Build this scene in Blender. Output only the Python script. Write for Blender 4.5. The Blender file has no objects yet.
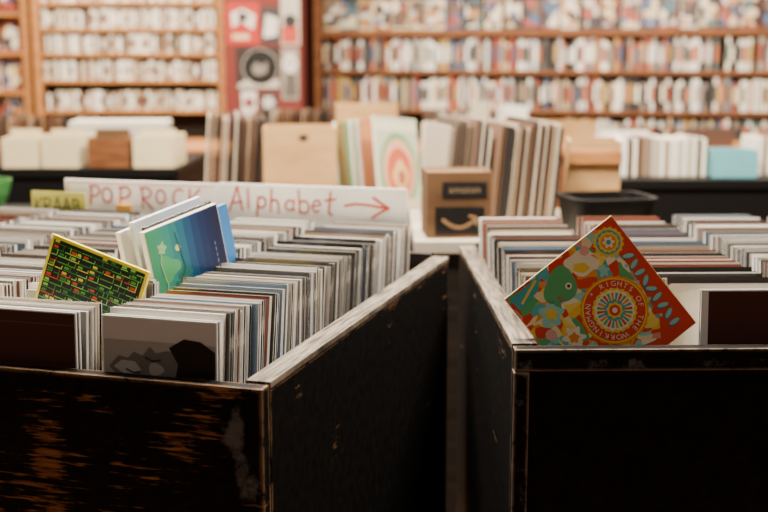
import bpy, bmesh, math, random
from mathutils import Matrix, Vector
random.seed(11)
S = bpy.context.scene
COL = S.collection
R = math.radians

# ------------------------------------------------------------------ materials
def _mat(name):
    m = bpy.data.materials.new(name); m.use_nodes = True
    nt = m.node_tree; b = nt.nodes['Principled BSDF']
    return m, nt, b
_pc = {}
def plain(c, rough=.55, metal=0, name=None, spec=.5):
    k = (tuple(c), rough, metal)
    if k in _pc: return _pc[k]
    m, nt, b = _mat(name or 'plain')
    n = nt.nodes.new('ShaderNodeTexNoise'); n.inputs['Scale'].default_value = 35
    tc = nt.nodes.new('ShaderNodeTexCoord'); nt.links.new(tc.outputs['Object'], n.inputs['Vector'])
    mx = nt.nodes.new('ShaderNodeMix'); mx.data_type = 'RGBA'
    mx.inputs[6].default_value = (*[x*.88 for x in c], 1); mx.inputs[7].default_value = (*c, 1)
    nt.links.new(n.outputs['Fac'], mx.inputs[0]); nt.links.new(mx.outputs[2], b.inputs['Base Color'])
    b.inputs['Roughness'].default_value = rough; b.inputs['Metallic'].default_value = metal
    b.inputs['Specular IOR Level'].default_value = spec
    _pc[k] = m
    return m
def ramp(nt, cols, interp='CONSTANT', pos=None):
    r = nt.nodes.new('ShaderNodeValToRGB'); cr = r.color_ramp; cr.interpolation = interp
    n = len(cols)
    while len(cr.elements) < n: cr.elements.new(.5)
    for i, c in enumerate(cols):
        cr.elements[i].position = pos[i] if pos else (i / n if interp == 'CONSTANT' else i / (n - 1))
        cr.elements[i].color = (*c, 1)
    return r
def rand_mat(name, cols, k=1.0, rough=.35, island=False, busy=0):
    m, nt, b = _mat(name)
    if island:
        g = nt.nodes.new('ShaderNodeNewGeometry'); out = g.outputs['Random Per Island']
    else:
        g = nt.nodes.new('ShaderNodeObjectInfo'); out = g.outputs['Random']
    mu = nt.nodes.new('ShaderNodeMath'); mu.operation = 'MULTIPLY'; mu.inputs[1].default_value = k
    fr = nt.nodes.new('ShaderNodeMath'); fr.operation = 'FRACT'
    nt.links.new(out, mu.inputs[0])
    src = mu.outputs[0]
    if busy:
        tc = nt.nodes.new('ShaderNodeTexCoord'); ad = nt.nodes.new('ShaderNodeVectorMath'); ad.operation = 'ADD'
        sc = nt.nodes.new('ShaderNodeVectorMath'); sc.operation = 'SCALE'; sc.inputs[0].default_value = (37, 11, 23)
        nt.links.new(out, sc.inputs['Scale']); nt.links.new(tc.outputs['Object'], ad.inputs[0]); nt.links.new(sc.outputs[0], ad.inputs[1])
        v = nt.nodes.new('ShaderNodeTexVoronoi'); v.inputs['Scale'].default_value = busy; nt.links.new(ad.outputs[0], v.inputs['Vector'])
        sp = nt.nodes.new('ShaderNodeSeparateColor'); nt.links.new(v.outputs['Color'], sp.inputs[0])
        a2 = nt.nodes.new('ShaderNodeMath'); a2.operation = 'MULTIPLY_ADD'; a2.inputs[1].default_value = .6
        nt.links.new(sp.outputs[0], a2.inputs[0]); nt.links.new(src, a2.inputs[2]); src = a2.outputs[0]
    nt.links.new(src, fr.inputs[0])
    r = ramp(nt, cols); nt.links.new(fr.outputs[0], r.inputs[0])
    nt.links.new(r.outputs[0], b.inputs['Base Color'])
    b.inputs['Roughness'].default_value = rough
    return m
def wood(name, c1, c2, scale=(3, 3, 30), rough=.6):
    m, nt, b = _mat(name)
    tc = nt.nodes.new('ShaderNodeTexCoord'); mp = nt.nodes.new('ShaderNodeMapping')
    mp.inputs['Scale'].default_value = scale
    n = nt.nodes.new('ShaderNodeTexNoise'); n.inputs['Scale'].default_value = 3; n.inputs['Detail'].default_value = 8
    nt.links.new(tc.outputs['Object'], mp.inputs[0]); nt.links.new(mp.outputs[0], n.inputs['Vector'])
    r = ramp(nt, [c1, c2], 'LINEAR', [.35, .65]); nt.links.new(n.outputs['Fac'], r.inputs[0])
    nt.links.new(r.outputs[0], b.inputs['Base Color']); b.inputs['Roughness'].default_value = rough
    b.inputs['Specular IOR Level'].default_value = .3
    bp = nt.nodes.new('ShaderNodeBump'); bp.inputs['Strength'].default_value = .25; bp.inputs['Distance'].default_value = .002
    nt.links.new(n.outputs['Fac'], bp.inputs['Height']); nt.links.new(bp.outputs[0], b.inputs['Normal'])
    return m
def worn(name, scale=(3, 3, 40), thr=.6, woodc=(.30, .12, .04), edgec=(.32, .22, .14), patch=1.0, loc=(0,0,0), edge_r=.006, hot=(), scuff=(), edge_thr=.44):
    """black paint worn through to wood, more on the edges; hot/scuff: (x,y,z,rx,ry,rz,amount)"""
    m, nt, b = _mat(name); N = nt.nodes.new; L = nt.links.new
    tc = N('ShaderNodeTexCoord'); mp = N('ShaderNodeMapping'); mp.inputs['Scale'].default_value = scale
    mp.inputs['Location'].default_value = loc
    L(tc.outputs['Object'], mp.inputs[0])
    n1 = N('ShaderNodeTexNoise'); n1.inputs['Scale'].default_value = 2.6; n1.inputs['Detail'].default_value = 12; n1.inputs['Roughness'].default_value = .72
    L(mp.outputs[0], n1.inputs['Vector'])
    mp2 = N('ShaderNodeMapping'); mp2.inputs['Location'].default_value = loc; L(tc.outputs['Object'], mp2.inputs[0])
    n2 = N('ShaderNodeTexNoise'); n2.inputs['Scale'].default_value = 7.0; n2.inputs['Detail'].default_value = 4
    L(mp2.outputs[0], n2.inputs['Vector'])
    def math_(op, a, b_):
        q = N('ShaderNodeMath'); q.operation = op
        for i, s in enumerate((a, b_)):
            if isinstance(s, (int, float)): q.inputs[i].default_value = s
            else: L(s, q.inputs[i])
        return q.outputs[0]
    def blob(x, y, z, rx, ry, rz, amt):
        mm = N('ShaderNodeMapping'); mm.inputs['Scale'].default_value = (1/rx, 1/ry, 1/rz); mm.inputs['Location'].default_value = (-x/rx, -y/ry, -z/rz)
        L(tc.outputs['Object'], mm.inputs[0]); ln = N('ShaderNodeVectorMath'); ln.operation = 'LENGTH'; L(mm.outputs[0], ln.inputs[0])
        mr = N('ShaderNodeMapRange'); mr.interpolation_type = 'SMOOTHSTEP'; mr.inputs[1].default_value = 1.2; mr.inputs[2].default_value = .2; mr.inputs[3].default_value = 0; mr.inputs[4].default_value = amt
        L(ln.outputs['Value'], mr.inputs[0]); return mr.outputs[0]
    val = math_('ADD', math_('MULTIPLY', math_('SUBTRACT', n2.outputs['Fac'], .5), patch), n1.outputs['Fac'])
    for h in hot: val = math_('ADD', val, blob(*h))
    r1 = ramp(nt, [(0, 0, 0), (1, 1, 1)], 'LINEAR', [thr, thr + .05]); L(val, r1.inputs[0])
    n3 = N('ShaderNodeTexNoise'); n3.inputs['Scale'].default_value = 60; n3.inputs['Detail'].default_value = 6
    L(tc.outputs['Object'], n3.inputs['Vector'])
    rp = ramp(nt, [(.0012, .0010, .0010), (.0055, .0043, .004)], 'LINEAR', [.35, .75]); L(n3.outputs['Fac'], rp.inputs[0])
    wr = ramp(nt, [tuple(x * .22 for x in woodc), woodc], 'LINEAR', [.38, .66]); L(n1.outputs['Fac'], wr.inputs[0])
    mx = N('ShaderNodeMix'); mx.data_type = 'RGBA'; L(r1.outputs[0], mx.inputs[0]); L(rp.outputs[0], mx.inputs[6]); L(wr.outputs[0], mx.inputs[7])
    out = mx.outputs[2]
    if scuff:
        n5 = N('ShaderNodeTexNoise'); n5.inputs['Scale'].default_value = 28; n5.inputs['Detail'].default_value = 8; n5.inputs['Roughness'].default_value = .7; L(tc.outputs['Object'], n5.inputs['Vector'])
        v2 = n5.outputs['Fac']
        for h in scuff: v2 = math_('ADD', v2, blob(*h))
        r5 = ramp(nt, [(0, 0, 0), (.8, .8, .8)], 'LINEAR', [.70, .84]); L(v2, r5.inputs[0])
        mx5 = N('ShaderNodeMix'); mx5.data_type = 'RGBA'; L(r5.outputs[0], mx5.inputs[0]); L(out, mx5.inputs[6]); mx5.inputs[7].default_value = (.12, .11, .105, 1); out = mx5.outputs[2]
    bv = N('ShaderNodeBevel'); bv.samples = 4; bv.inputs['Radius'].default_value = edge_r
    ge = N('ShaderNodeNewGeometry'); dt = N('ShaderNodeVectorMath'); dt.operation = 'DOT_PRODUCT'
    L(bv.outputs[0], dt.inputs[0]); L(ge.outputs['True Normal'], dt.inputs[1])
    n4 = N('ShaderNodeTexNoise'); n4.inputs['Scale'].default_value = 22; n4.inputs['Detail'].default_value = 7; n4.inputs['Roughness'].default_value = .7; L(tc.outputs['Object'], n4.inputs['Vector'])
    n4r = ramp(nt, [(0, 0, 0), (1, 1, 1)], 'LINEAR', [edge_thr, edge_thr + .16]); L(n4.outputs['Fac'], n4r.inputs[0])
    e2 = math_('MULTIPLY', math_('SUBTRACT', 1.0, dt.outputs['Value']), n4r.outputs[0])
    er = ramp(nt, [(0, 0, 0), (1, 1, 1)], 'LINEAR', [.02, .08]); L(e2, er.inputs[0])
    mx2 = N('ShaderNodeMix'); mx2.data_type = 'RGBA'; L(er.outputs[0], mx2.inputs[0]); L(out, mx2.inputs[6]); mx2.inputs[7].default_value = (*edgec, 1)
    L(mx2.outputs[2], b.inputs['Base Color'])
    b.inputs['Roughness'].default_value = .55
    b.inputs['Specular IOR Level'].default_value = .12
    bp = N('ShaderNodeBump'); bp.inputs['Strength'].default_value = .3; bp.inputs['Distance'].default_value = .001; bp.invert = True
    L(r1.outputs[0], bp.inputs['Height']); L(bp.outputs[0], b.inputs['Normal'])
    return m

M_front_left = worn('worn_paint_streaked', (4.5, 3, 60), .64, (.32, .125, .045), edgec=(.30, .17, .09), patch=.85, loc=(.4, 0, .1), edge_r=.009, edge_thr=.40,
    hot=[(-.38, 0, .78, .20, .5, .13, .17), (-.27, 0, .885, .16, .5, .02, .09), (-.15, 0, .82, .10, .5, .10, .04)], scuff=[(-.035, 0, .86, .022, .5, .055, .36), (-.02, 0, .80, .03, .5, .03, .22)])
M_side = worn('worn_paint_side', (30, 4, 30), .71, (.16, .07, .03), edgec=(.22, .13, .07), patch=.8, loc=(2, 1, 0), hot=[(0, .10, .84, .5, .07, .10, .08), (0, .5, .90, .5, .4, .012, .10)], edge_r=.008, edge_thr=.42)
M_side_r = worn('worn_paint_side_scraped', (30, 4, 30), .70, (.22, .13, .075), edgec=(.26, .18, .12), patch=.8, loc=(6, 2, 0), hot=[(0, .30, .885, .5, .35, .02, .12), (0, .05, .84, .5, .05, .10, .07)], edge_r=.008, edge_thr=.40)
M_front_right = worn('worn_paint_frame', (6, 4, 40), .73, (.20, .13, .09), edgec=(.30, .21, .15), patch=.7, loc=(5, 2, 1), edge_r=.007, edge_thr=.38, scuff=[(.1, 0, .895, .12, .5, .02, .20), (.30, 0, .900, .14, .5, .014, .18), (.008, 0, .80, .02, .5, .18, .17)])
M_panel = worn('worn_paint_panel', (30, 30, 4), .80, (.06, .04, .03), edgec=(.05, .035, .025), patch=.6, loc=(1, 7, 3))
M_rim = wood('grey_worn_wood', (.022, .015, .010), (.21, .165, .125), (60, 5, 5), .55)
M_inner = wood('dark_inner_wood', (.012, .009, .007), (.03, .02, .013))
M_orange = wood('orange_brown_wood', (.30, .115, .03), (.48, .21, .065), (3, 3, 20))
M_redwood = wood('brown_shelf_wood', (.10, .033, .011), (.21, .078, .025), (3, 3, 20))
M_darkwood = wood('dark_wood', (.010, .007, .005), (.025, .016, .011))
M_ply = wood('plywood', (.36, .20, .08), (.48, .28, .12), (3, 3, 12))
M_card = wood('cardboard_brown', (.10, .050, .021), (.16, .082, .036), (2, 2, 5), .85)
M_kraft = wood('kraft_card', (.40, .22, .085), (.52, .31, .13), (2, 2, 5), .85)
M_black = plain((.004, .0036, .0036), .5, name='black_paint', spec=.2)
M_white = plain((.84, .81, .75), .6, name='white_card')
M_cream = plain((.68, .56, .33), .7, name='cream_card')

greys = [(.90,.89,.87),(.42,.40,.39),(.95,.95,.93),(.26,.25,.24),(.72,.70,.67),(.96,.95,.92),(.36,.35,.33),(.86,.81,.73),(.58,.57,.55),(.90,.89,.87),(.66,.65,.63),(.94,.92,.86)]
trays = [(.012,.010,.010),(.03,.025,.025),(.60,.58,.55),(.010,.009,.009),(.18,.16,.15),(.018,.018,.018),(.82,.80,.77),(.040,.022,.018),(.40,.38,.35),(.018,.016,.018),(.75,.72,.67),(.018,.018,.018),(.10,.035,.02)]
inlays = [(.88,.86,.82),(.80,.76,.66),(.30,.09,.04),(.90,.88,.83),(.05,.045,.045),(.55,.42,.28),(.92,.90,.88),(.10,.14,.22),(.75,.70,.6),(.45,.12,.05),(.88,.86,.83),(.08,.07,.06),(.70,.50,.20),(.88,.86,.82)]
covers = [(.6,.57,.52),(.04,.035,.03),(.20,.06,.035),(.78,.75,.70),(.10,.15,.22),(.4,.33,.23),(.03,.03,.03),(.5,.48,.45),(.25,.16,.12),(.08,.06,.05)]
def cdset(sfx, isl): return [rand_mat('cd_plastic' + sfx, greys, 1, .07, isl), rand_mat('cd_tray' + sfx, trays, 7.31, .10, isl), rand_mat('cd_cover' + sfx, covers, 13.7, .10, isl), rand_mat('cd_booklet' + sfx, inlays, 17.3, .4, isl)]
CDM = cdset('', False); CDI = cdset('_many', True)
vidc = [(.78,.74,.66),(.32,.06,.025),(.04,.035,.035),(.80,.77,.70),(.03,.028,.03),(.52,.38,.22),(.26,.22,.18),(.08,.10,.18),(.22,.04,.02),(.72,.67,.60),(.09,.08,.07),(.50,.30,.08),(.66,.62,.56),(.07,.11,.10),(.76,.68,.52),(.02,.02,.02),(.30,.23,.17),(.06,.03,.025),(.45,.14,.06)]
VM = [rand_mat('video_sleeve', vidc, 1, .45), rand_mat('video_label', vidc[::-1], 5.7, .45)]
casc = [(.80,.75,.62),(.55,.48,.38),(.30,.19,.11),(.84,.80,.70),(.12,.07,.045),(.70,.60,.44),(.82,.79,.72),(.10,.035,.02),(.50,.43,.33),(.26,.18,.12)]
CM = [rand_mat('cassette_box', casc, 1, .4), rand_mat('cassette_label', casc[::-1], 4.3, .4)]
facec = [(.30,.04,.02),(.05,.08,.18),(.60,.47,.26),(.02,.02,.025),(.50,.45,.38),(.40,.16,.03),(.05,.11,.13),(.03,.02,.02),(.66,.58,.46),(.04,.025,.025),(.12,.055,.03)]
FM = [rand_mat('face_cover', facec, 1, .4), rand_mat('face_picture', facec[::-1], 3.9, .4, busy=26)]
lpc = [(.05,.028,.018),(.13,.065,.035),(.34,.23,.14),(.02,.016,.014),(.09,.045,.026),(.48,.40,.30),(.06,.03,.02),(.19,.105,.06),(.03,.025,.022),(.07,.035,.022)]
LPM = rand_mat('lp_sleeve', lpc, 1, .55)
lpl = [(.80,.74,.60),(.18,.30,.12),(.85,.80,.72),(.50,.20,.08),(.28,.38,.20),(.88,.84,.76),(.42,.09,.04)]
LPL = rand_mat('lp_sleeve_light', lpl, 1, .5)
lpx = [(.50,.43,.34),(.08,.05,.04),(.68,.62,.53),(.18,.11,.07),(.10,.07,.05),(.58,.52,.44),(.04,.03,.028),(.30,.22,.15)]
LPX = rand_mat('lp_sleeve_mixed', lpx, 1, .5)

# ------------------------------------------------------------------ mesh helpers
def mesh_boxes(name, boxes, mats, bevel=0.0):
    me = bpy.data.meshes.new(name); bm = bmesh.new()
    for bx in boxes:
        x0, x1, y0, y1, z0, z1, mi = bx[:7]
        g = bmesh.ops.create_cube(bm, size=1)
        vs = g['verts']
        for v in vs:
            v.co = Vector(((x0 + x1) / 2 + v.co.x * (x1 - x0), (y0 + y1) / 2 + v.co.y * (y1 - y0), (z0 + z1) / 2 + v.co.z * (z1 - z0)))
        fs = set(f for v in vs for f in v.link_faces)
        for f in fs:
            f.normal_update(); f.material_index = mi
            if len(bx) > 7 and f.normal.y < -.9: f.material_index = bx[7]
    if bevel: bmesh.ops.bevel(bm, geom=list(bm.edges), offset=bevel, segments=2, affect='EDGES', profile=.7)
    bm.to_mesh(me); bm.free()
    for m in mats: me.materials.append(m)
    return me
def obj(name, me, parent=None, mat=None, loc=None, rot=None, label=None, cat=None, group=None, kind=None):
    o = bpy.data.objects.new(name, me); COL.objects.link(o)
    if parent: o.parent = parent
    if mat is not None:
        if parent: o.matrix_local = mat
        else: o.matrix_world = mat
    if loc is not None: o.location = loc
    if rot is not None: o.rotation_euler = rot
    if label: o['label'] = label
    if cat: o['category'] = cat
    if group: o['group'] = group
    if kind: o['kind'] = kind
    return o
def part(parent, name, x0, x1, y0, y1, z0, z1, mat, bevel=.0015, label=None, **kw):
    return obj(name, mesh_boxes(name, [(x0, x1, y0, y1, z0, z1, 0)], [mat], bevel), parent, label=label, **kw)
def empty(name, loc, rotz=0, **kw):
    return obj(name, None, loc=loc, rot=(0, 0, rotz), **kw)
def TM(loc, rotz=0): return Matrix.Translation(loc) @ Matrix.Rotation(rotz, 4, 'Z')

def text_geo(s, size):
    cu = bpy.data.curves.new('t', 'FONT'); cu.body = s; cu.size = size; cu.align_x = 'CENTER'; cu.align_y = 'CENTER'; cu.resolution_u = 3
    o = bpy.data.objects.new('t', cu); COL.objects.link(o)
    dg = bpy.context.evaluated_depsgraph_get(); e = o.evaluated_get(dg); me = e.to_mesh()
    vs = [(v.co.x, v.co.y) for v in me.vertices]; fs = [tuple(p.vertices) for p in me.polygons]
    e.to_mesh_clear(); bpy.data.objects.remove(o); bpy.data.curves.remove(cu)
    return vs, fs
def arc(cx, cz, rx, rz, a0, a1, n=12):
    return [(cx + rx*math.cos(R(a0 + (a1 - a0)*i/n)), cz + rz*math.sin(R(a0 + (a1 - a0)*i/n))) for i in range(n + 1)]
HAND = {
 'P': [[(.05, 0), (.08, 1)], [(-.04, .93)] + arc(.25, .73, .32, .27, 90, -90) + [(.06, .40)]],
 'O': [arc(.32, .5, .34, .46, 110, 485, 20)],
 'R': [[(.05, 0), (.07, 1)], [(-.03, .96)] + arc(.25, .75, .30, .25, 85, -90) + [(.07, .48), (.62, -.06)]],
 'C': [arc(.36, .5, .38, .5, 55, 305, 16)],
 'K': [[(.06, -.03), (.08, 1)], [(.58, 1.02), (.09, .45), (.66, -.02)]],
 'A': [[(-.03, -.03), (.32, 1.08), (.60, .02)], [(.06, .33), (.58, .40)]],
 'l': [[(.08, 0), (.12, 1.1)]],
 'p': [[(.06, -.45), (.08, .58)], arc(.28, .30, .24, .28, 150, -160, 14)],
 'h': [[(.06, 0), (.10, 1.05)], [(.08, .36)] + arc(.26, .36, .18, .20, 150, 0, 8) + [(.46, -.03)]],
 'a': [arc(.25, .28, .25, .28, 50, 330, 14), [(.49, .58), (.47, .02), (.58, 0)]],
 'b': [[(.04, 1.05), (.07, .02)], arc(.28, .28, .24, .28, 150, -160, 14)],
 'B': [[(.05, 0), (.06, 1)], [(.0, .98)] + arc(.22, .75, .26, .23, 85, -90, 8) + arc(.24, .26, .30, .26, 90, -90, 8) + [(0, 0)]],
 'e': [[(.04, .27), (.48, .36)] + arc(.26, .29, .23, .30, 15, 310, 14)],
 't': [[(.20, .98), (.21, .06), (.38, 0)], [(-.04, .60), (.46, .68)]],
}
class Art:
    """flat printed shapes in the XZ plane, facing -Y"""
    def __init__(s): s.v = []; s.f = []; s.mi = []; s.m = []; s.step = .00022
    def _m(s, c):
        m = c if isinstance(c, bpy.types.Material) else plain(c, .4)
        if m not in s.m: s.m.append(m)
        return s.m.index(m)
    def poly(s, pts, c, l):
        b = len(s.v); s.v += [(x, -l * s.step, z) for x, z in pts]; s.f.append(tuple(range(b, b + len(pts)))); s.mi.append(s._m(c))
    def rect(s, x0, z0, x1, z1, c, l=1): s.poly([(x0, z0), (x1, z0), (x1, z1), (x0, z1)], c, l)
    def disc(s, cx, cz, r, c, l=1, n=40, wob=0, k=5, asp=1, ang=0):
        pts = []
        for i in range(n):
            a = 2 * math.pi * i / n; rr = r * (1 + wob * math.cos(k * a))
            x, z = rr * math.cos(a), rr * math.sin(a) * asp
            pts.append((cx + x * math.cos(ang) - z * math.sin(ang), cz + x * math.sin(ang) + z * math.cos(ang)))
        s.poly(pts, c, l)
    def text(s, t, size, cx, cz, c, l=5, ang=0, sx=1):
        vs, fs = text_geo(t, size); b = len(s.v); mi = s._m(c)
        for x, z in vs:
            x *= sx
            s.v.append((cx + x * math.cos(ang) - z * math.sin(ang), -l * s.step, cz + x * math.sin(ang) + z * math.cos(ang)))
        for f in fs: s.f.append(tuple(b + i for i in f)); s.mi.append(mi)
    def stroke(s, pts, w, c, l=5):
        for (x0, z0), (x1, z1) in zip(pts, pts[1:]):
            d = Vector((x1 - x0, z1 - z0)); 
            if d.length == 0: continue
            n = Vector((-d.y, d.x)).normalized() * w / 2; e = d.normalized() * w * .3
            s.poly([(x0 - n.x - e.x, z0 - n.y - e.y), (x1 - n.x + e.x, z1 - n.y + e.y), (x1 + n.x + e.x, z1 + n.y + e.y), (x0 + n.x - e.x, z0 + n.y - e.y)], c, l)
    def hand(s, ch, x, z, h, w, c, l=1, slant=0):
        for st in HAND[ch]: s.stroke([(x + (px + slant*pz) * h, z + pz * h) for px, pz in st], w, c, l)
    def build(s, name, parent, y, label=None):
        me = bpy.data.meshes.new(name); me.from_pydata(s.v, [], s.f)
        for m in s.m: me.materials.append(m)
        for p, i in zip(me.polygons, s.mi): p.material_index = i
        me.update()
        bm = bmesh.new(); bm.from_mesh(me)
        for f in bm.faces:
            f.normal_update()
            if f.normal.y > 0: f.normal_flip()
        bm.to_mesh(me); bm.free()
        return obj(name, me, parent, loc=(0, y, 0), label=label)

# ------------------------------------------------------------------ room
def struct(name, x0, x1, y0, y1, z0, z1, m):
    return obj(name, mesh_boxes(name, [(x0, x1, y0, y1, z0, z1, 0)], [m]), kind='structure')
M_wall = plain((.17, .10, .055), .8, name='wall_paint'); M_ceil = plain((.38, .34, .28), .9, name='ceiling_paint')
M_floor = wood('floor_planks', (.09, .04, .018), (.17, .085, .04), (12, 2, 2), .45)
struct('floor', -3.3, 3.3, -1.6, 6.7, -.1, 0, M_floor)
struct('ceiling', -3.3, 3.3, -1.6, 6.7, 3.0, 3.1, M_ceil)
struct('wall_back', -3.3, 3.3, 6.6, 6.7, 0, 3, M_wall)
struct('wall_front', -3.3, 3.3, -1.7, -1.6, 0, 3, M_darkwood)
struct('wall_left', -3.4, -3.3, -1.6, 6.7, 0, 3, M_wall)
struct('wall_right', 3.3, 3.4, -1.6, 6.7, 0, 3, M_wall)
struct('wall_pillar', -.77, -.40, 5.65, 6.6, 0, 3, plain((.15, .014, .008), .7, name='dark_red_paint'))

# ------------------------------------------------------------------ CD bins
FL = .85; RIM = .92
def cd_bin(M_or, rz, W, D, rim_side, mfront, mside, label, ncol, c0, pitch, cw):
    e = empty('cd_bin', (M_or[0], M_or[1], 0), rz, label=label, cat='display bin')
    T = .03
    sgn = 1 if rim_side == 'left' else -1
    X = (lambda a, b: (a, b)) if sgn == 1 else (lambda a, b: (-b, -a))
    x0, x1 = X(0, W)
    if sgn == 1:
        part(e, 'front_panel', x0 + .012, x1 - .012, .010, .022, .10, RIM - .005, M_panel, .001, 'recessed black panel')
        part(e, 'front_rail', x0, x1, 0, .024, RIM - .030, RIM, mfront, .003, 'scratched black top rail')
        part(e, 'front_rail', x0, x1, 0, .024, .06, .14, mfront, .003)
        part(e, 'front_post', x0 - .001, x0 + .020, -.001, .022, .0, RIM - .031, mfront, .002, 'scuffed black corner post')
        part(e, 'front_post', x1 - .020, x1 + .001, -.001, .022, .0, RIM - .031, mfront, .002)
    else:
        part(e, 'front_panel', x0, x1, 0, .022, .0, RIM, mfront, .003, 'black paint worn through to brown wood')
    a, b = X(0, T); part(e, 'side_panel', a, b, .025, D, 0, RIM - .006, mside, .002)
    part(e, 'side_rim', a - .001, b + .003 * sgn if sgn == 1 else b + .001, .024, D, RIM - .006, RIM + .003, M_rim, .002, 'bare grey-brown worn wood rim')
    a, b = X(W - T, W); part(e, 'side_panel', a, b, .025, D, 0, RIM - .006, mside, .002)
    part(e, 'side_rim', a, b, .024, D, RIM - .006, RIM + .003, M_rim, .002)
    a, b = X(T + .001, W - T - .001); part(e, 'back_panel', a, b, D - .02, D, .0, RIM + .01, M_darkwood, .001)
    if sgn == 1:
        part(e, 'bin_floor', a, b, .064, D - .021, FL - .02, FL, M_inner, 0)
        part(e, 'bin_floor', .252, b, .025, .063, FL - .02, FL, M_inner, 0)
        part(e, 'bin_floor', a, .251, .025, .063, FL - .05, FL - .035, M_inner, 0)
    else: part(e, 'bin_floor', a, b, .025, D - .021, FL - .02, FL, M_inner, 0)
    for k in range(ncol - 1):
        cc = c0 + (k + 1) * pitch - (pitch - cw) / 2
        a, b = X(cc - .003, cc + .003); part(e, 'divider', a, b, .070, D - .022, FL, .895, M_inner, 0)
    return e, TM((M_or[0], M_or[1], 0), rz)
CL, RL = (-.1417, 1.295), R(-16.55)
CR, RR = (.173, 1.481), R(1.3)
CW = .154; CH = .138; CT = .0094; C0U = .068
binL, ML = cd_bin(CL, RL, 1.24, .933, 'right', M_front_left, M_side, 'black painted wooden CD bin worn through to brown wood', 6, C0U, .19, CW)
binR, MR = cd_bin(CR, RR, .86, .84, 'left', M_front_right, M_side_r, 'black framed wooden CD bin with scuffed corner posts', 4, .035, .195, CW)

def cdboxes(w=CW, h=CH, t=CT):
    return [(-w/2, w/2, 0, t*.12, 0, h, 0, 2),
            (-w/2 + .0006, w/2 - .0008, t*.13, t*.27, .001, h - .0006, 3),
            (-w/2 + .0004, w/2 - .0004, t*.29, t*.80, .001, h - .0003, 1),
            (-w/2 + .0002, w/2 - .0002, t*.81, t*.93, 0, h - .0001, 0)]
cd_me = mesh_boxes('cd_case', cdboxes(), CDM)
cds = []
def fill(M, sx, xc, y0, y1, lean_lo=2, lean_hi=12, first=None):
    y = y0; prev = None
    while y < y1 - .02:
        th = R(first if (first is not None and prev is None) else random.uniform(lean_lo, lean_hi))
        if prev is not None and th < prev: y += CH * (math.sin(prev) - math.sin(th)) + .001
        elif prev is not None: y += random.choice([.0, .002, .007])
        n = random.randint(4, 16); stop = False
        for _ in range(n):
            if y + CT / math.cos(th) + CH * math.sin(th) > y1: stop = True; break
            s = random.choice([1, 1, 1, 1, .993, .975, 1.010, 1.03])
            loc = M @ Matrix.Translation((sx * xc + random.gauss(0, .0022), y, FL + CT * math.sin(th) + .0005)) @ Matrix.Rotation(-th, 4, 'X') @ Matrix.Diagonal((random.choice([1, 1, 1, .985]), 1, s, 1))
            cds.append(loc)
            y += (CT + random.choice([.0002, .0004, .0008, .0032])) / math.cos(th)
        prev = th
        if stop: break
for k in range(6):
    xc = C0U + CW/2 + k * .19
    if k == 0: fill(ML, -1, xc, .040, .905, 3, 10)
    elif k == 1:
        fill(ML, -1, xc, .042, .100, 2, 4); fill(ML, -1, xc, .140, .252, 3, 7); fill(ML, -1, xc, .455, .905, 3, 12)
    else: fill(ML, -1, xc, .026 + .01 * (k > 2), .905, 2, 12)
for k in range(4):
    xc = .035 + CW/2 + k * .195
    if k == 0: fill(MR, 1, xc, .066, .812, 9, 16, 14)
    elif k == 1: fill(MR, 1, xc, .066, .812, 6, 14, 13)
    else: fill(MR, 1, xc, .040, .812, 3, 12)
cam_p = Vector((0, 0, 1.3)); TH = R(9.74)
def in_view(p):
    f = Vector((0, math.cos(TH), -math.sin(TH))); u = Vector((0, math.sin(TH), math.cos(TH))); q = p - cam_p
    d = q.dot(f); return abs(q.x / d) < 400 / 1154 and abs(q.dot(u) / d) < 290 / 1154
def top(m): return m @ Vector((0, 0, CH))
cds.sort(key=lambda m: ((0 if in_view(top(m)) else 10) + (top(m) - cam_p).length))
for i, m in enumerate(cds[:295]):
    left = (m.translation.x < .12)
    obj('cd_case', cd_me, mat=m, label='slim plastic CD case filed upright in the bin', cat='CD', group='CDs filed in the scraped bin' if left else 'CDs filed in the framed bin')
bm = bmesh.new()
for m in cds[295:]:
    n0 = len(bm.verts)
    bm.from_mesh(cd_me)
    bm.verts.ensure_lookup_table()
    bmesh.ops.transform(bm, matrix=m, verts=bm.verts[n0:])
me = bpy.data.meshes.new('cd_cases'); bm.to_mesh(me); bm.free()
for m in CDI: me.materials.append(m)
obj('cd_cases', me, label='densely packed upright CD cases in both bins', cat='CDs', kind='stuff')

# ------------------------------------------------------------------ featured cases
def sleeve(name, M, w, h, t, body, label, cat='CD', group=None):
    me = mesh_boxes(name, [(-w/2, w/2, -t/2, t/2, -h/2, h/2, 0)], [body], .0008)
    return obj(name, me, mat=M, label=label, cat=cat, group=group)
def inlaid(name, M, w, h, t, body, label):
    i = .0015
    me = mesh_boxes(name, [(-w/2, w/2, -t/2, -t/2 + t*.2, -h/2, h/2, 0), (-w/2+i, w/2-i, -t/2+t*.2, t/2-t*.2, -h/2+i, h/2-i, 1), (-w/2, w/2, t/2-t*.2, t/2, -h/2, h/2, 0)], [body, plain((.06, .055, .05), .4)], 0)
    return obj(name, me, mat=M, label=label, cat='CD')
M_clear = plain((.80, .78, .74), .12, name='clear_case')
Mx = ML @ Matrix.Translation((-(C0U + CW/2), .0305, FL + CH/2 + .001)) @ Matrix.Rotation(R(-2.0), 4, 'X')
o = inlaid('cd_case', Mx, CW, CH, .0104, M_clear, 'CD case with black-and-white portrait of a reclining person')
a = Art(); w2, h2 = CW/2 - .002, CH/2 - .002
a.rect(-w2, -h2, w2, h2, (.36, .34, .31), 1)
a.rect(-w2, .040, w2, h2, (.56, .53, .49), 2)
a.poly([(-w2, -h2), (w2, -h2), (w2, -.01), (.03, -.015), (-.02, -.03), (-w2, -.005)], (.02, .018, .018), 2)
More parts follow.
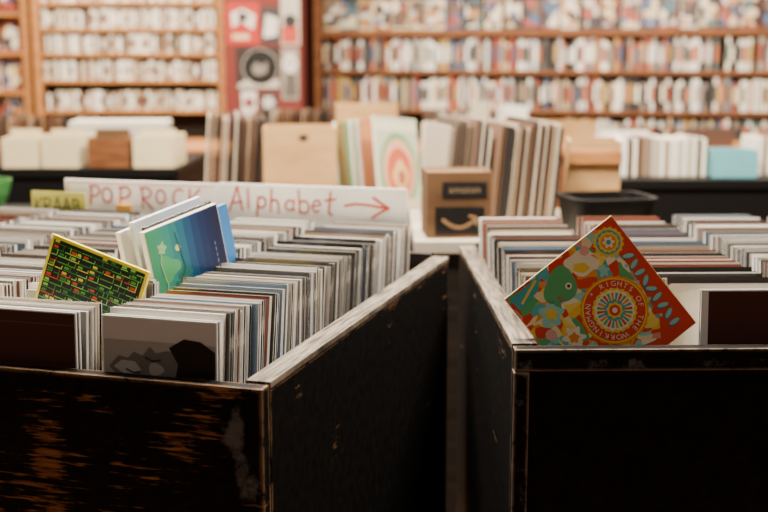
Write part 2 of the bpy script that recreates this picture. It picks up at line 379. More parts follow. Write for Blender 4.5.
a.poly([(-.068, .006), (-.055, .020), (-.042, .018), (-.034, .026), (-.022, .022), (-.012, .034), (-.004, .026), (.012, .030), (.030, .024), (.034, .002), (.018, -.014), (-.02, -.020), (-.05, -.012)], (.15, .14, .13), 3)
a.poly([(-.062, .006), (-.050, .015), (-.032, .014), (-.024, .004), (-.04, -.006)], (.42, .39, .36), 4)
a.disc(-.004, .006, .010, (.36, .33, .30), 4, 24, .1, 3, .8)
a.poly([(.014, .034), (.034, .046), (.056, .044), (w2, .032), (w2, -.02), (.04, -.025), (.022, -.004), (.026, .014)], (.007, .006, .006), 5)
a.stroke([(-.018, .020), (-.008, .016), (.002, .018)], .0022, (.03, .03, .03), 6)
a.stroke([(-.044, .004), (-.034, .000), (-.026, .002)], .002, (.05, .045, .045), 6)
a.stroke([(-.062, -.014), (-.02, -.026), (.03, -.022)], .003, (.16, .15, .14), 6)
a.build('cover_print', o, -.0052 - .0001)
Mx = ML @ Matrix.Translation((-(C0U + .19 + CW/2), .0305, FL + CH/2 + .001)) @ Matrix.Rotation(R(-1.5), 4, 'X')
o = inlaid('cd_case', Mx, CW, CH, .0104, M_clear, 'CD case with plain dark brown cover facing out')
a = Art(); a.rect(-w2, -h2, w2, h2, (.050, .013, .009), 1); a.rect(-w2, .052, w2, .0535, (.12, .05, .04), 2); a.build('cover_print', o, -.0053)
Mx = MR @ Matrix.Translation((.258 + CW/2, .046, FL + CH/2 + .002)) @ Matrix.Rotation(R(-4), 4, 'X')
o = inlaid('cd_case', Mx, CW, CH, .0104, M_clear, 'CD case with dark reddish-brown cover and pale spine')
a = Art(); a.rect(-w2 + .008, -h2, w2, h2, (.065, .018, .012), 1); a.build('cover_print', o, -.0053)

# circuit-pattern case
Mx = ML @ Matrix.Translation((-.300, .124, .981)) @ Matrix.Rotation(R(-7), 4, 'X') @ Matrix.Rotation(R(17), 4, 'Y')
o = sleeve('cd_case', Mx, .15, .138, .006, plain((.90, .74, .03), .4), 'yellow-edged CD sleeve with green circuit pattern standing askew')
a = Art(); a.rect(-.0706, -.0646, .0706, .0646, (.004, .006, .004), 1)
rr = random.Random(5)
G = [(.08, .40, .04), (.24, .66, .10), (.03, .22, .03), (.65, .06, .02), (.80, .62, .06)]
for r_ in range(17):
    z = -.062 + r_ * .0076
    x = -.069
    while x < .064:
        L_ = rr.uniform(.004, .020); c = rr.choice(G[:3] if rr.random() < .68 else G)
        x2 = min(x + L_, .070)
        a.stroke([(x, z), (x2, z)], .0013, c, 2)
        if z < .056: a.stroke([(x2, z), (x2, z + .0076 * rr.choice([.5, 1]))], .0012, c, 3)
        if rr.random() < .5: a.rect(x + .001, z + .0018, x + min(L_, .008), z + .0052, rr.choice(G), 4)
        x = x2 + rr.uniform(.001, .004)
a.rect(.050, -.062, .068, -.036, (.8, .78, .7), 5)
for i in range(7): a.rect(.052 + i*.0022, -.060, .0532 + i*.0022, -.040, (.02, .02, .02), 6)
a.build('cover_print', o, -.0032)

for i in range(6):
    m = ML @ Matrix.Translation((-(C0U + .19 + CW/2), .266 , FL + .0008 + (i + 1) * .0108)) @ Matrix.Rotation(R(-90), 4, 'X')
    obj('cd_case', cd_me, mat=m, label='CD case lying flat in a stack in the bin', cat='CD', group='CDs stacked flat')
ev = Vector((.075, .11, .023)).normalized(); aw = Vector((-.82, .56, 0)); aw = (aw - ev * aw.dot(ev)).normalized(); up = aw.cross(ev).normalized()
if up.z < 0: up = -up
up = (up * math.cos(R(4)) + aw * math.sin(R(4))).normalized(); aw = up.cross(ev).normalized()
if aw.dot(Vector((-.82, .56, 0))) < 0: aw = -aw
def basis(c): 
    m = Matrix.Identity(4)
    for i, v in enumerate((ev, aw, up)):
        for j in range(3): m[j][i] = v[j]
    return Matrix.Translation(c) @ m
C0 = Vector((-.288, 1.676, 1.000))
o = sleeve('cd_case', basis(C0), .154, .144, .009, plain((.80, .72, .66), .35), 'glossy green-to-navy CD case standing crosswise above the rows')
a = Art()
GR = [(.04,.28,.14),(.035,.27,.18),(.03,.25,.21),(.022,.20,.22),(.015,.13,.21),(.010,.075,.17),(.008,.04,.125),(.006,.022,.09),(.005,.014,.065),(.005,.011,.05)]
for i, c_ in enumerate(GR): a.rect(-.0755 + i*.0151, -.0705, -.0755 + (i + 1)*.0151, .0705, c_, 1)
a.disc(-.042, .008, .018, (.07, .38, .16), 2, wob=.25, k=3); a.disc(-.034, -.034, .015, (.02, .14, .09), 3, wob=.3, k=4)
a.disc(-.050, .040, .008, (.30, .55, .26), 3, wob=.2, k=5); a.disc(-.020, .032, .005, (.55, .60, .22), 3)
a.disc(-.056, -.052, .009, (.20, .42, .10), 3, wob=.3, k=5); a.disc(-.014, -.010, .012, (.02, .16, .13), 2, wob=.3, k=4)
a.stroke([(-.064, -.045), (-.052, -.015), (-.058, .02), (-.046, .05)], .0018, (.30, .55, .28), 4)
a.stroke([(-.02, -.055), (-.028, -.02), (-.012, .0), (-.02, .055)], .0018, (.015, .08, .07), 4)
for i in range(8): a.rect(.056, -.05 + i * .009, .0575, -.045 + i * .009, (.20, .30, .42), 4)
a.build('cover_print', o, -.0047)
sleeve('cd_case', basis(C0 + ev * .046 + aw * .0165 - up * .004), .140, .130, .008, plain((.04, .20, .50), .35), 'bright blue CD case leaning behind the green one')
sleeve('cd_case', basis(C0 + aw * .0085 + up * .008 + ev * .006), .142, .136, .005, plain((.03, .03, .035), .2), 'thin dark CD case leaning behind the green one')
sleeve('cd_case', basis(C0 + aw * .029 + up * .018 + ev * .004), .142, .130, .009, plain((.72, .77, .80), .25), 'pale white-blue CD case standing behind the green one')
sleeve('cd_case', basis(C0 + aw * .042 + up * .008 - ev * .012), .142, .130, .009, plain((.80, .78, .74), .25), 'white CD case standing behind the green one')

def psy():
    m, nt, b = _mat('painted_patchwork'); N = nt.nodes.new; L = nt.links.new
    tc = N('ShaderNodeTexCoord'); n = N('ShaderNodeTexNoise'); n.inputs['Scale'].default_value = 22; n.inputs['Detail'].default_value = 1
    L(tc.outputs['Object'], n.inputs['Vector'])
    mx = N('ShaderNodeMix'); mx.data_type = 'VECTOR'; mx.inputs[0].default_value = .05
    L(tc.outputs['Object'], mx.inputs[4]); L(n.outputs['Color'], mx.inputs[5])
    v = N('ShaderNodeTexVoronoi'); v.inputs['Scale'].default_value = 85; L(mx.outputs[1], v.inputs['Vector'])
    sp = N('ShaderNodeSeparateColor'); L(v.outputs['Color'], sp.inputs[0])
    r = ramp(nt, [(.72,.04,.015),(.90,.58,.05),(.74,.06,.02),(.10,.45,.16),(.90,.70,.12),(.90,.74,.42),(.72,.05,.015),(.10,.48,.48),(.85,.34,.03),(.92,.82,.60),(.30,.65,.60),(.80,.30,.22)])
    L(sp.outputs[0], r.inputs[0]); L(r.outputs[0], b.inputs['Base Color']); b.inputs['Roughness'].default_value = .35
    return m
SQ = .186
Mx = Matrix.Translation((.2945, 1.5385, .9600)) @ Matrix.Rotation(R(-12.5), 4, 'X') @ Matrix.Rotation(R(52), 4, 'Y')
o = sleeve('cd_case', Mx, SQ, SQ, .007, plain((.80, .62, .30), .4), 'red CD sleeve with multicoloured folk-art print, tipped on its corner')
a = Art(); H = .083
a.rect(-H, -H, H, H, psy(), 1)
RED=(.74,.055,.025); YEL=(.92,.64,.06); GRN=(.10,.45,.16); TEA=(.06,.42,.44); CRE=(.92,.83,.60); BLU=(.06,.12,.42); ORG=(.88,.30,.03); PIN=(.85,.42,.36); BLK=(.02,.02,.02); TUR=(.30,.70,.64)
a.poly([(-H, .058), (-.02, .062), (.05, .052), (H, .030), (H, H), (-H, H)], RED, 2)
cx, cz, q = .010, .014, .84
a.disc(cx, cz, .050*q, ORG, 3, 64, .03, 24); a.disc(cx, cz, .0475*q, YEL, 4, 64); a.disc(cx, cz, .0450*q, RED, 5, 64); a.disc(cx, cz, .0325*q, YEL, 7, 64, .04, 24); a.disc(cx, cz, .029*q, CRE, 8, 64, .05, 16)
for i in range(24):
    t_ = i * math.pi / 12; c_ = [RED, TEA, ORG, GRN][i % 4]
    a.poly([(cx, cz), (cx + .026*q*math.cos(t_ - .08), cz + .026*q*math.sin(t_ - .08)), (cx + .026*q*math.cos(t_ + .08), cz + .026*q*math.sin(t_ + .08))], c_, 9)
a.disc(cx, cz, .015*q, TEA, 10, 40, .1, 10); a.disc(cx, cz, .0115*q, YEL, 11, 40, .1, 8); a.disc(cx, cz, .008*q, RED, 12); a.disc(cx, cz, .004*q, CRE, 13)
s_ = "RIGHTS OF THE WORKINGMAN * "
for i, ch in enumerate(s_):
    if ch == ' ': continue
    an = math.pi * .95 - i * 2 * math.pi / len(s_)
    a.text(ch, .0092, cx + .0388*q*math.cos(an), cz + .0388*q*math.sin(an), CRE, 6, an - math.pi/2)
sx_, sz_ = -.060, .060
a.disc(sx_, sz_, .0185, YEL, 3, 60, .06, 16); a.disc(sx_, sz_, .0150, TEA, 4); a.disc(sx_, sz_, .0125, YEL, 5, 40, .08, 12); a.disc(sx_, sz_, .0095, ORG, 6); a.disc(sx_, sz_, .0065, CRE, 7, 30, .25, 6); a.disc(sx_, sz_, .003, TEA, 8)
# turquoise leaf ornament along the upper edge
for i in range(9):
    x_ = -.032 + i * .0122; z_ = .069 - i * .0007; an = [1.1, 1.9, 1.4, 2.2, .9, 1.7, 1.2, 2.0, 1.5][i]
    a.disc(x_ + .0005, z_ - .0005, .0075, (.03, .22, .24), 4, 24, .08, 2, .50, an); a.disc(x_, z_, .0064, TUR, 5, 24, .08, 2, .46, an)
    if i % 2: a.disc(x_ - .004, z_ - .009, .0022, TUR, 5, 12)
a.disc(-.054, -.020, .019, GRN, 3, 40, .12, 3, 1.25, .5); a.poly([(-.040, -.030), (-.032, -.036), (-.040, -.040), (-.048, -.036)], GRN, 4)
a.disc(-.060, .018, .020, CRE, 4, 40, .12, 4, .75, .9); a.disc(-.056, .014, .010, YEL, 5, 30, .1, 5, .6, .9); a.disc(-.070, .030, .006, PIN, 6)
a.disc(-.048, -.012, .0042, CRE, 5); a.disc(-.048, -.012, .002, BLK, 6); a.stroke([(-.046, -.030), (-.038, -.029)], .0018, RED, 6)
a.poly([(-.080, -.034), (-.066, -.044), (-.062, -.078), (-.080, -.080)], TEA, 3); a.stroke([(-.078, -.04), (-.066, -.07)], .003, YEL, 4)
a.disc(-.034, -.050, .014, TUR, 3, 40, .2, 5); a.disc(-.034, -.050, .007, YEL, 4, 30, .3, 5)
a.disc(.058, -.046, .018, YEL, 3, 40, .25, 6); a.disc(.058, -.046, .009, CRE, 4, 30, .25, 6); a.disc(.058, -.046, .004, BLU, 5)
a.disc(.068, .006, .012, TUR, 3, 40, .2, 5); a.disc(.068, .006, .006, YEL, 4)
a.disc(.006, -.046, .012, CRE, 3, 40, .3, 6); a.disc(.006, -.046, .006, ORG, 4, 30, .2, 5)
a.disc(.012, -.068, .011, GRN, 3, 40, .3, 4); a.disc(.034, -.062, .008, PIN, 3, 30, .3, 4); a.disc(-.014, -.066, .007, PIN, 3)
a.disc(.074, -.020, .006, CRE, 3, 40, .3, 5); a.disc(-.036, .034, .006, TUR, 3, 30, .3, 5); a.disc(.028, -.034, .005, TUR, 3, 30, .3, 5)
a.v = [(x * 1.11, y, z * 1.11) for x, y, z in a.v]
a.build('cover_print', o, -.0036)

# ------------------------------------------------------------------ sign boards at the back of left bin
def sign_board(u0, u1, z0, z1, label, yaw=0):
    w = u1 - u0
    M = ML @ Matrix.Translation((-(u0 + u1)/2, .940, (z0 + z1)/2)) @ Matrix.Rotation(R(yaw), 4, 'Z')
    return sleeve('sign_board', M, w, z1 - z0, .006, plain((.95, .92, .86), .45), label, 'sign'), w
INK = (.60, .045, .008)
s1, w = sign_board(.482, .835, .925, 1.048, 'white board hand-lettered POP ROCK in red marker')
a = Art(); a.step = .0004
for ch, x, h, dz, sl in zip("POPROCK", [-.118, -.087, -.050, .004, .038, .076, .108], [.040, .033, .043, .042, .030, .036, .044], [0, .004, -.004, -.003, .006, .002, -.005], [.06, 0, .10, -.04, 0, .04, .06]):
    a.hand(ch, x, .010 + dz, h, .0042, INK, 1, sl)
a.build('lettering', s1, -.0035)
a = Art(); a.step = .0004; a.stroke([(-w/2 + .008, -.05), (-w/2 + .008, .056), (w/2 - .008, .056)], .003, (.80, .40, .28), 1); a.build('border_line', s1, -.0035)
part(s1, 'price_card', -.052, -.018, -.012, -.006, -.02, .012, plain((.85, .42, .06), .5), 0, 'small orange card')
s2, w = sign_board(.085, .480, .925, 1.050, 'white board hand-lettered Alphabet with red arrow')
a = Art(); a.step = .0004
for ch, x, h, dz, sl in zip("Alphabet", [-.174, -.136, -.116, -.088, -.054, -.026, .002, .028], [.046, .036, .038, .044, .035, .044, .038, .046], [-.002, .003, .005, -.002, .003, -.002, .002, -.003], [.05, -.05, .08, .02, .1, -.02, .08, .12]):
    a.hand(ch, x, .010 + dz, h, .0042, INK, 1, sl)
a.build('lettering', s2, -.0035)
a = Art(); a.step = .0004
a.stroke([(.072, .026), (.092, .030), (.118, .029), (.158, .024)], .0052, INK, 1); a.stroke([(.130, .044), (.145, .034), (.162, .024), (.146, .016), (.128, .004)], .0052, INK, 2)
a.build('arrow_mark', s2, -.0035)
m = ML @ Matrix.Translation((-.838, .915, .983))
s3 = sleeve('divider_card', m, .128, .080, .003, plain((.50, .46, .07), .5), 'yellow-green divider card with handwritten capitals', 'divider card')
a = Art()
for ch, x in zip("KRAAB", [-.056, -.034, -.011, .011, .035]): a.hand(ch, x, -.004, .030, .0034, (.05, .07, .02), 1)
a.build('lettering', s3, -.002)

# ------------------------------------------------------------------ mid-ground furniture
def table(name, x0, x1, y0, y1, h, mtop, mbody, label):
    e = empty(name, ((x0 + x1)/2, (y0 + y1)/2, 0), label=label, cat='counter')
    W, D = (x1 - x0)/2, (y1 - y0)/2
    part(e, 'counter_top', -W, W, -D, D, h - .03, h, mtop, .003)
    part(e, 'front_panel', -W + .01, W - .01, -D + .01, -D + .03, .08, h - .031, mbody, .002)
    part(e, 'back_panel', -W + .01, W - .01, D - .03, D - .01, .08, h - .031, mbody, .002)
    for s in (-1, 1): part(e, 'side_panel', min(s*(W - .01), s*(W - .03)), max(s*(W - .01), s*(W - .03)), -D + .031, D - .031, 0, h - .031, mbody, .002)
    part(e, 'plinth', -W + .03, W - .03, -D + .05, -D + .07, 0, .079, mbody, 0)
    return e
TZ = .885
table('display_counter', -2.3, -.66, 3.7, 4.35, .95, M_black, M_black, 'long black counter carrying card file boxes')
table('display_counter', -.63, .36, 3.24, 3.98, .84, M_darkwood, M_darkwood, 'dark wooden table carrying record sleeves and boxes')
table('display_counter', .07, .67, 2.62, 3.20, TZ, plain((.50, .43, .34), .6), M_darkwood, 'pale-topped dark wooden table carrying boxes and records')
table('display_counter', .69, 2.5, 3.55, 4.3, .93, M_black, M_black, 'black counter carrying rows of pale CDs')
table('display_counter', -2.3, 2.5, 4.75, 5.25, .93, M_orange, M_redwood, 'long orange-brown wooden counter with record rows')

def carton(name, x, y, z, w, d, h, rz, m, label, cat='cardboard box'):
    t = .006
    me = mesh_boxes(name, [(-w/2, w/2, -d/2, -d/2 + t, 0, h, 0), (-w/2, w/2, d/2 - t, d/2, 0, h, 0), (-w/2, -w/2 + t, -d/2 + t, d/2 - t, 0, h, 0), (w/2 - t, w/2, -d/2 + t, d/2 - t, 0, h, 0), (-w/2 + t, w/2 - t, -d/2 + t, d/2 - t, 0, t, 0)], [m])
    return obj(name, me, loc=(x, y, z + .0005), rot=(0, 0, rz), label=label, cat=cat)
def rlp(n, x, y, z, yaw, dx, dy, h=.30, mat=LPM, lean=0, group='records', label='record sleeve standing on edge', jit=.004, name='record_sleeve', smax=1.6, hv=.03, dep=None):
    dep = dep or h
    me = mesh_boxes(name, [(-.003, .003, -dep/2, dep/2, 0, h, 0)], [mat], .001)
    for i in range(n):
        o = obj(name, me, loc=(x + dx * i, y + dy * i + random.uniform(-jit, jit), z + .001), rot=(0, R(lean), R(yaw)), label=label, cat='record', group=group)
        o.scale = (random.uniform(.6, smax), 1, random.uniform(1 - hv, 1.0))
rlp(19, -.565, 3.62, .842, 8, .0095, 0, .29, LPM, 4, 'brown records', 'brown record sleeve standing on edge beside a kraft box', smax=1.3, hv=.06)
kb = carton('kraft_box', -.245, 3.40, .84, .210, .20, .262, R(3), M_kraft, 'tan kraft cardboard box with handle cut-out painted as dark shade')
a = Art(); a.step = .0005; a.disc(.01, .235, .014, (.04, .025, .02), 1, 30, 0, 1, .7); a.build('handle_hole_shade', kb, -.1005)  # flat dark disc painted on the card for the shade inside a cut-out
for i in range(9):
    me = mesh_boxes('record_sleeve', [(-.14, .14, -.0025, .0025, 0, .285, 0)], [LPL], .001) if i == 0 else me
    o = obj('record_sleeve', me, loc=(-.074 + i * .0100, 3.58 - i * .0044, .841), rot=(R(-5), 0, R(66)), label='pale record sleeve leaning in a stack', cat='record', group='pale records')
    o.scale = (1, 1, .95 + .005 * i)
M_sw = plain((.82, .74, .60), .45)
o = obj('record_sleeve', mesh_boxes('record_sleeve', [(-.13, .13, -.0035, .0035, 0, .280, 0)], [M_sw], .001), loc=(.052, 3.45, .846), rot=(R(-8), R(5), R(60)), label='cream record sleeve with rounded pink, orange and green design', cat='record')
a = Art(); a.step = .0004
a.rect(-.128, .002, .128, .278, (.55, .62, .42), 1); a.rect(-.122, .240, .122, .268, (.80, .74, .58), 2)
a.disc(.0, .12, .115, (.20, .38, .18), 2, 48); a.disc(.0, .12, .096, (.84, .42, .28), 3, 48); a.disc(.0, .115, .074, (.66, .12, .04), 4, 48); a.disc(.005, .105, .046, (.86, .50, .20), 5, 30, .1, 4); a.disc(.01, .10, .022, (.45, .10, .06), 6)
a.rect(-.122, .006, .122, .035, (.80, .66, .42), 7)
a.build('cover_print', o, -.0037)
carton('white_box', .200, 3.80, .84, .14, .14, .25, R(-8), plain((.60, .50, .38), .7), 'off-white cardboard box on the dark table')
ab = carton('shipping_box', .170, 2.72, TZ, .150, .13, .155, R(4), M_card, 'brown shipping carton with black printed tape and smile arrow')
part(ab, 'lid_panel', -.074, .074, -.063, .063, .146, .152, M_card, 0)
a = Art(); a.step = .0004
a.rect(-.040, .094, .064, .132, (.006, .005, .005), 1); a.text('amazon', .024, .012, .114, (.30, .20, .12), 2)
a.rect(-.056, .008, .058, .074, (.006, .005, .005), 1)
a.stroke([(-.038 + .076 * t / 8, .044 - .018 * math.sin(math.pi * t / 8)) for t in range(9)], .008, (.34, .20, .10), 2); a.stroke([(.024, .053), (.042, .049), (.040, .033)], .006, (.34, .20, .10), 3)
a.build('printed_tape', ab, -.0655)
rlp(12, .120, 2.99, TZ + .002, 10, .0095, .002, .262, LPX, 5, 'mixed record sleeves', 'mixed grey and brown record sleeve standing on edge', hv=.10, smax=1.3)
rlp(17, .248, 2.975, TZ + .002, 10, .0093, 0, .262, LPM, 5, 'dark records', 'dark brown record sleeve standing on edge', hv=.08, smax=1.3)
cr = carton('wooden_crate', .545, 3.02, TZ, .13, .18, .205, R(-6), M_ply, 'light plywood crate open at the top', 'crate')
part(cr, 'crate_rail', -.067, .067, -.098, -.091, .02, .05, M_orange, 0); part(cr, 'crate_rail', -.067, .067, -.098, -.091, .15, .18, M_orange, 0)
# rounded black tub
def tub(w, d, h, r, t=.006):
    bm = bmesh.new()
    def loop(ww, dd, rr_, z):
        out = []
        for sx2, sy2, a0 in ((1, 1, 0), (-1, 1, 90), (-1, -1, 180), (1, -1, 270)):
            for i in range(7):
                an = R(a0 + 15 * i); out.append(bm.verts.new((sx2*(ww/2 - rr_) + rr_*math.cos(an), sy2*(dd/2 - rr_) + rr_*math.sin(an), z)))
        return out
    Ls = [loop(w*.9, d*.9, r, 0), loop(w, d, r, h - .008), loop(w + .012, d + .012, r, h - .008), loop(w + .012, d + .012, r, h), loop(w - 2*t, d - 2*t, r*.9, h), loop(w*.9 - 2*t, d*.9 - 2*t, r*.9, t)]
    n = len(Ls[0])
    for A, B in zip(Ls, Ls[1:]):
        for i in range(n): bm.faces.new((A[i], A[(i+1) % n], B[(i+1) % n], B[i]))
    bm.faces.new(Ls[0][::-1]); bm.faces.new(Ls[-1]); bmesh.ops.recalc_face_normals(bm, faces=bm.faces)
    me = bpy.data.meshes.new('storage_tub'); bm.to_mesh(me); bm.free(); me.materials.append(M_black); return me
obj('storage_tub', tub(.20, .17, .088, .035), loc=(.535, 2.77, TZ + .0005), rot=(0, 0, R(12)), label='rounded black plastic tub in front of a plywood crate', cat='storage tub')
for i, (mm, ww, lb) in enumerate([(M_cream, .125, 'cream card file box'), (M_cream, .13, 'cream card file box'), (M_redwood, .14, 'dark reddish-brown wooden file box'), (M_cream, .14, 'cream card file box')]):
    px = [-1.130, -.995, -.845, -.695][i] - .045
    fb = carton('file_box', px, 3.82, .95, ww - .01, .2, .095 + .006 * (i % 2), R([2, -3, 1, -2][i]), mm, lb + ' on the black counter', 'file box')
    cc = obj('divider_card', mesh_boxes('divider_card', [(-ww/2 + .014, ww/2 - .014, -.0015, .0015, 0, .112, 0)], [M_cream if i != 2 else M_card], 0), loc=(px, 3.80, .958), rot=(R(-3), 0, R([2, -3, 1, -2][i])), label='plain upright divider card inside a file box', cat='divider card', group='divider cards in file boxes')
carton('file_box', -1.385, 3.84, .95, .2, .2, .07, R(5), plain((.26, .05, .03), .6), 'low red box on the black counter', 'file box')
ps = empty('paper_stack', (-.94, 4.18, .9505), R(6), label='low stack of loose white papers on black counter', cat='paper stack')
for i in range(5): part(ps, 'paper_sheet_bundle', -.16 + random.uniform(-.02, .02), .16 + random.uniform(-.02, .02), -.1, .1, i*.026, i*.026 + .024, plain((.66 - .05*(i % 2), .60 - .05*(i % 2), .50), .7), .001)
def cdrow(n, x, y, z, group, m, h=.125):
    me = mesh_boxes('cd_slipcase', [(-.006, .006, -.07, .07, 0, h, 0)], [m], 0)
    for i in range(n):
        q_ = obj('cd_slipcase', me, loc=(x + i * .0145, y, z + .001), rot=(0, 0, R(random.uniform(-1, 1))), label='pale CD sleeve filed on the black counter', cat='CD', group=group)
        q_.scale = (1, 1, random.uniform(.9, 1))
cdrow(20, .735, 3.72, .93, 'CD sleeves on the black counter', CM[0])
cdrow(20, 1.19, 3.76, .93, 'CD sleeves on the black counter', CM[0])
carton('card_box', 1.10, 3.66, .93, .14, .1, .085, 0, plain((.13, .40, .45), .6), 'pale turquoise card box on black counter')
carton('card_box', .80, 3.98, .93, .12, .16, .10, 0, M_white, 'small white card box on black counter')
random.seed(4)
rlp(26, -2.0, 5.0, .931, 8, .030, 0, .12, LPM, 2, 'small sleeves on rear counter', 'small dark sleeve filed on the wooden counter', name='single_sleeve')
rlp(34, -.55, 5.0, .931, -6, .019, 0, .15, LPM, 2, 'singles on rear counter', 'dark single sleeve filed on the wooden counter', name='single_sleeve')
rlp(12, .18, 5.0, .931, 10, .019, 0, .14, LPX, 2, 'pale singles on rear counter', 'pale single sleeve filed on the wooden counter', name='single_sleeve')
carton('kraft_box', -.06, 3.86, .84, .20, .12, .31, R(4), M_kraft, 'tall tan kraft box behind record sleeves')
carton('kraft_box', .74, 4.86, .93, .28, .12, .11, R(3), M_kraft, 'low tan kraft box on the wooden counter')
carton('white_box', .54, 4.90, .93, .10, .12, .17, R(10), M_white, 'white box on the wooden counter')
carton('card_box', .40, 4.80, .93, .07, .06, .19, R(-12), plain((.55, .46, .33), .6), 'narrow cream box on the wooden counter')
carton('white_box', 1.02, 4.92, .93, .20, .12, .06, R(-5), M_white, 'low white box on the wooden counter')
carton('card_box', 1.35, 4.90, .93, .22, .12, .07, R(6), plain((.10, .05, .035), .6), 'low brown box on the wooden counter')
carton('card_box', -2.02, 4.84, .93, .16, .10, .18, 0, plain((.16, .04, .03), .6), 'dark red box on the wooden counter')
def bowl():
    bm = bmesh.new(); prof = [(.04, 0), (.05, .002), (.075, .06), (.085, .10), (.080, .10), (.07, .06), (.045, .008), (.0, .008)]
    n = 28; rings = []
    for r_, z in prof:
        if r_ == 0: rings.append([bm.verts.new((0, 0, z))]); continue
        rings.append([bm.verts.new((r_*math.cos(2*math.pi*i/n), r_*math.sin(2*math.pi*i/n), z)) for i in range(n)])
    for A, B in zip(rings, rings[1:]):
        for i in range(n):
            if len(B) == 1: bm.faces.new((A[i], A[(i+1) % n], B[0]))
            else: bm.faces.new((A[i], A[(i+1) % n], B[(i+1) % n], B[i]))
    bm.faces.new(rings[0][::-1]); bmesh.ops.recalc_face_normals(bm, faces=bm.faces)
    me = bpy.data.meshes.new('bowl'); bm.to_mesh(me); bm.free(); me.materials.append(plain((.05, .20, .05), .35)); return me
table('side_table', -1.45, -1.0, 3.1, 3.5, .86, M_black, M_black, 'small black side table beneath a green bowl')
obj('plastic_bowl', bowl(), loc=(-1.14, 3.25, .861), label='green plastic bowl on the small black table', cat='bowl')

# ------------------------------------------------------------------ wall shelves
def shelf_unit(name, org, rz, W, D, zs, top_z, mside, mboard, lip, label, lips=None, mback=None):
    e = empty(name, (org[0], org[1], 0), rz, label=label, cat='shelf')
    part(e, 'side_panel', 0, .035, 0, D, 0, top_z, mside, .002); part(e, 'side_panel', W - .035, W, 0, D, 0, top_z, mside, .002)
    part(e, 'back_panel', .036, W - .036, D - .012, D, 0, top_z, mback or mboard, 0)
    for z in zs: part(e, 'shelf', .036, W - .036, 0, D - .013, z - (lips or {}).get(z, lip), z, mboard, .002)
    part(e, 'base_panel', .036, W - .036, .02, .04, 0, zs[0] - lip - .001, mboard, 0)
    return TM((org[0], org[1], 0), rz)
vid = mesh_boxes('video_case', [(-.0082, .0082, 0, .10, 0, .150, 0), (-.0075, .0075, -.0006, 0, .04, .120, 1)], VM, 0)
cas = mesh_boxes('cassette_case', [(-.0066, .0066, 0, .07, 0, .090, 0), (-.0058, .0058, -.0006, 0, .02, .068, 1)], CM, 0)
fac = mesh_boxes('video_case', [(-.042, .042, 0, .02, 0, .150, 0), (-.038, .038, -.0006, 0, .01, .142, 1)], FM, 0)
MS = shelf_unit('cassette_shelf', (-1.70, 5.68), 0, .93, .14, [.905, 1.05, 1.195, 1.324, 1.443, 1.566], 2.0, M_orange, M_orange, .018, 'orange-brown wooden wall shelf packed with pale cassettes', mback=M_darkwood)
for z in [1.05, 1.195, 1.324, 1.443, 1.566]:
    x = .05
    while x < .875:
        if random.random() > .07:
            q = obj('cassette_case', cas, mat=MS @ Matrix.Translation((x, .012, z + .0005)), label='pale cassette case on orange-brown wall shelf', cat='cassette', group='cassettes on the wall shelf'); q.scale = (1, 1, random.choice([1, 1, .95, .86]))
        x += .0142
MS = shelf_unit('wall_shelf', (-2.52, 5.75), 0, .78, .16, [.95, 1.14, 1.33, 1.52], 2.0, M_orange, M_orange, .02, 'orange-brown wooden wall shelf with covers facing out')
for z in [.95, 1.14, 1.33, 1.52]:
    for k in range(7):
        obj('video_case', fac, mat=MS @ Matrix.Translation((.09 + k * .098, .03, z + .002)) @ Matrix.Rotation(R(-4), 4, 'X'), label='picture cover facing out on wall shelf', cat='video', group='covers on the far shelf')
MS = shelf_unit('video_shelf', (-.36, 6.02), R(-13), 2.6, .17, [.655, .85, 1.047, 1.24, 1.44, 1.65], 2.0, M_redwood, M_redwood, .022, 'brown wooden wall shelving packed with video cases', {1.44: .036}, M_darkwood)
for z in [.85, 1.047, 1.24]:
    x = .055 + (1.0 if z == .85 else 0)
    while x < 2.36:
        if random.random() > .06:
            q = obj('video_case', vid, mat=MS @ Matrix.Translation((x, random.choice([.006, .01, .02]), z + .0005)), label='slim video case on brown wall shelf', cat='video', group='videos on the wall shelves'); q.scale = (1, 1, random.choice([1, 1, 1.05, .96, .88]))
        x += random.choice([.0170, .0170, .019, .025])
x = .09
while x < 2.42:
    obj('video_case', fac, mat=MS @ Matrix.Translation((x, .03, 1.442)) @ Matrix.Rotation(R(-4), 4, 'X'), label='picture cover facing out on upper wall shelf', cat='video', group='covers on the upper shelf')
    x += random.choice([.088, .092, .10])
def poster(x0, x1, z0, z1, base, fn, label):
    w, h = x1 - x0, z1 - z0
    o = obj('poster', mesh_boxes('poster', [(-w/2, w/2, -.001, .001, -h/2, h/2, 0)], [plain(base, .5)]), loc=((x0 + x1)/2, 5.649, (z0 + z1)/2), label=label, cat='poster')
    a = Art(); a.step = .0004; fn(a, w, h); a.build('poster_print', o, -.0012); return o
WH = (.70, .65, .58)
poster(-.755, -.60, 1.365, 1.56, (.50, .03, .015), lambda a, w, h: (a.rect(-.07, -.09, .07, .09, (.42, .02, .01), 1), a.poly([(-.05, -.02), (-.01, .01), (.05, -.03), (.06, .04), (.0, .07), (-.055, .05)], WH, 2), a.disc(.0, .03, .025, BLK, 3, 30, .15, 3), a.rect(-.05, -.075, .03, -.05, (.70, .5, .3), 2)), 'red poster with irregular white shape on pillar')
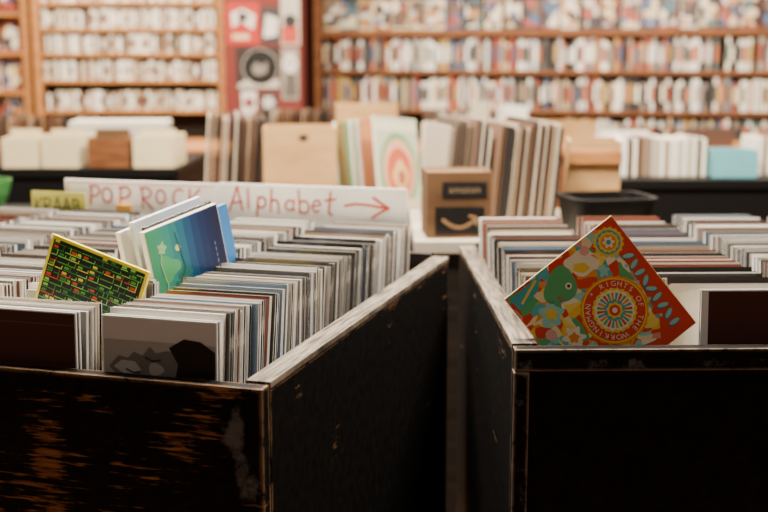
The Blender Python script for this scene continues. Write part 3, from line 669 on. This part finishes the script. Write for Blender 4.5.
poster(-.715, -.500, 1.15, 1.352, (.020, .012, .010), lambda a, w, h: (a.poly([(-.10, -.095), (.10, -.095), (.10, -.05), (.03, -.07), (-.06, -.055), (-.10, -.08)], (.50, .45, .38), 1), a.disc(.01, .005, .088, (.45, .40, .34), 2), a.disc(.01, .005, .084, (.006, .006, .006), 3), a.poly([(-.03, .0), (-.01, .03), (.02, .01), (.045, .035), (.04, -.02), (.005, -.035), (-.025, -.025)], (.22, .19, .16), 4)), 'dark poster with large round black emblem')
poster(-.495, -.412, 1.10, 1.345, (.30, .26, .21), lambda a, w, h: (a.disc(0, .05, .034, WH, 1, 30, .08, 4, 1.3), a.disc(-.012, .055, .008, BLK, 2), a.disc(.013, .055, .008, BLK, 2), a.poly([(-.032, -.11), (.034, -.11), (.028, .0), (-.02, .01)], (.10, .085, .07), 1)), 'narrow pale grey portrait poster on pillar')
poster(-.59, -.50, 1.37, 1.54, (.03, .03, .03), lambda a, w, h: (a.poly([(-.035, -.06), (.03, -.05), (.038, .03), (-.02, .05)], WH, 1),), 'black and white poster on pillar')
poster(-.495, -.405, 1.36, 1.60, (.50, .44, .36), lambda a, w, h: (a.rect(-.04, -.11, .035, -.03, (.45, .05, .02), 1), a.disc(0, -.005, .032, BLK, 2)), 'cream flyer with red block on pillar')
poster(-.69, -.62, 1.03, 1.14, WH, lambda a, w, h: (a.disc(0, 0, .025, (.2, .03, .02), 1, 30, .2, 4),), 'small white flyer with red mark')
poster(-.60, -.52, 1.04, 1.135, (.04, .03, .03), lambda a, w, h: (a.disc(0, 0, .028, (.6, .55, .5), 1, 30, .2, 6),), 'small black flyer with pale mark')

# ------------------------------------------------------------------ lights
def area(x, y, z, sx, sy, e, col=(1, .895, .74), rot=(0, 0, 0)):
    l = bpy.data.lights.new('ceiling_lamp', 'AREA'); l.shape = 'RECTANGLE'; l.size = sx; l.size_y = sy; l.energy = e; l.color = col
    o = bpy.data.objects.new('ceiling_lamp', l); COL.objects.link(o); o.location = (x, y, z); o.rotation_euler = rot
    o['label'] = 'warm white ceiling light panel'; o['category'] = 'lamp'
area(-.5, 2.3, 2.95, .6, .6, 255); area(.9, 2.3, 2.95, .6, .6, 205)
area(-1.5, 4.6, 2.95, 1.6, .6, 200, (1, .87, .69)); area(.9, 4.4, 2.95, 1.6, .6, 190, (1, .87, .69))
area(0, -.3, 2.9, 2.0, 1.0, 18, (1, .92, .82))
w = bpy.data.worlds.new('World'); S.world = w; w.use_nodes = True
w.node_tree.nodes['Background'].inputs[0].default_value = (1, .85, .7, 1); w.node_tree.nodes['Background'].inputs[1].default_value = .3
# ------------------------------------------------------------------ camera
c = bpy.data.cameras.new('camera'); co = bpy.data.objects.new('camera', c); COL.objects.link(co)
c.lens = 54.1; c.sensor_width = 36; co.location = (0, 0, 1.3); co.rotation_euler = (R(90) - TH, 0, 0)
c.dof.use_dof = True; c.dof.focus_distance = 1.52; c.dof.aperture_fstop = 3.5
S.camera = co
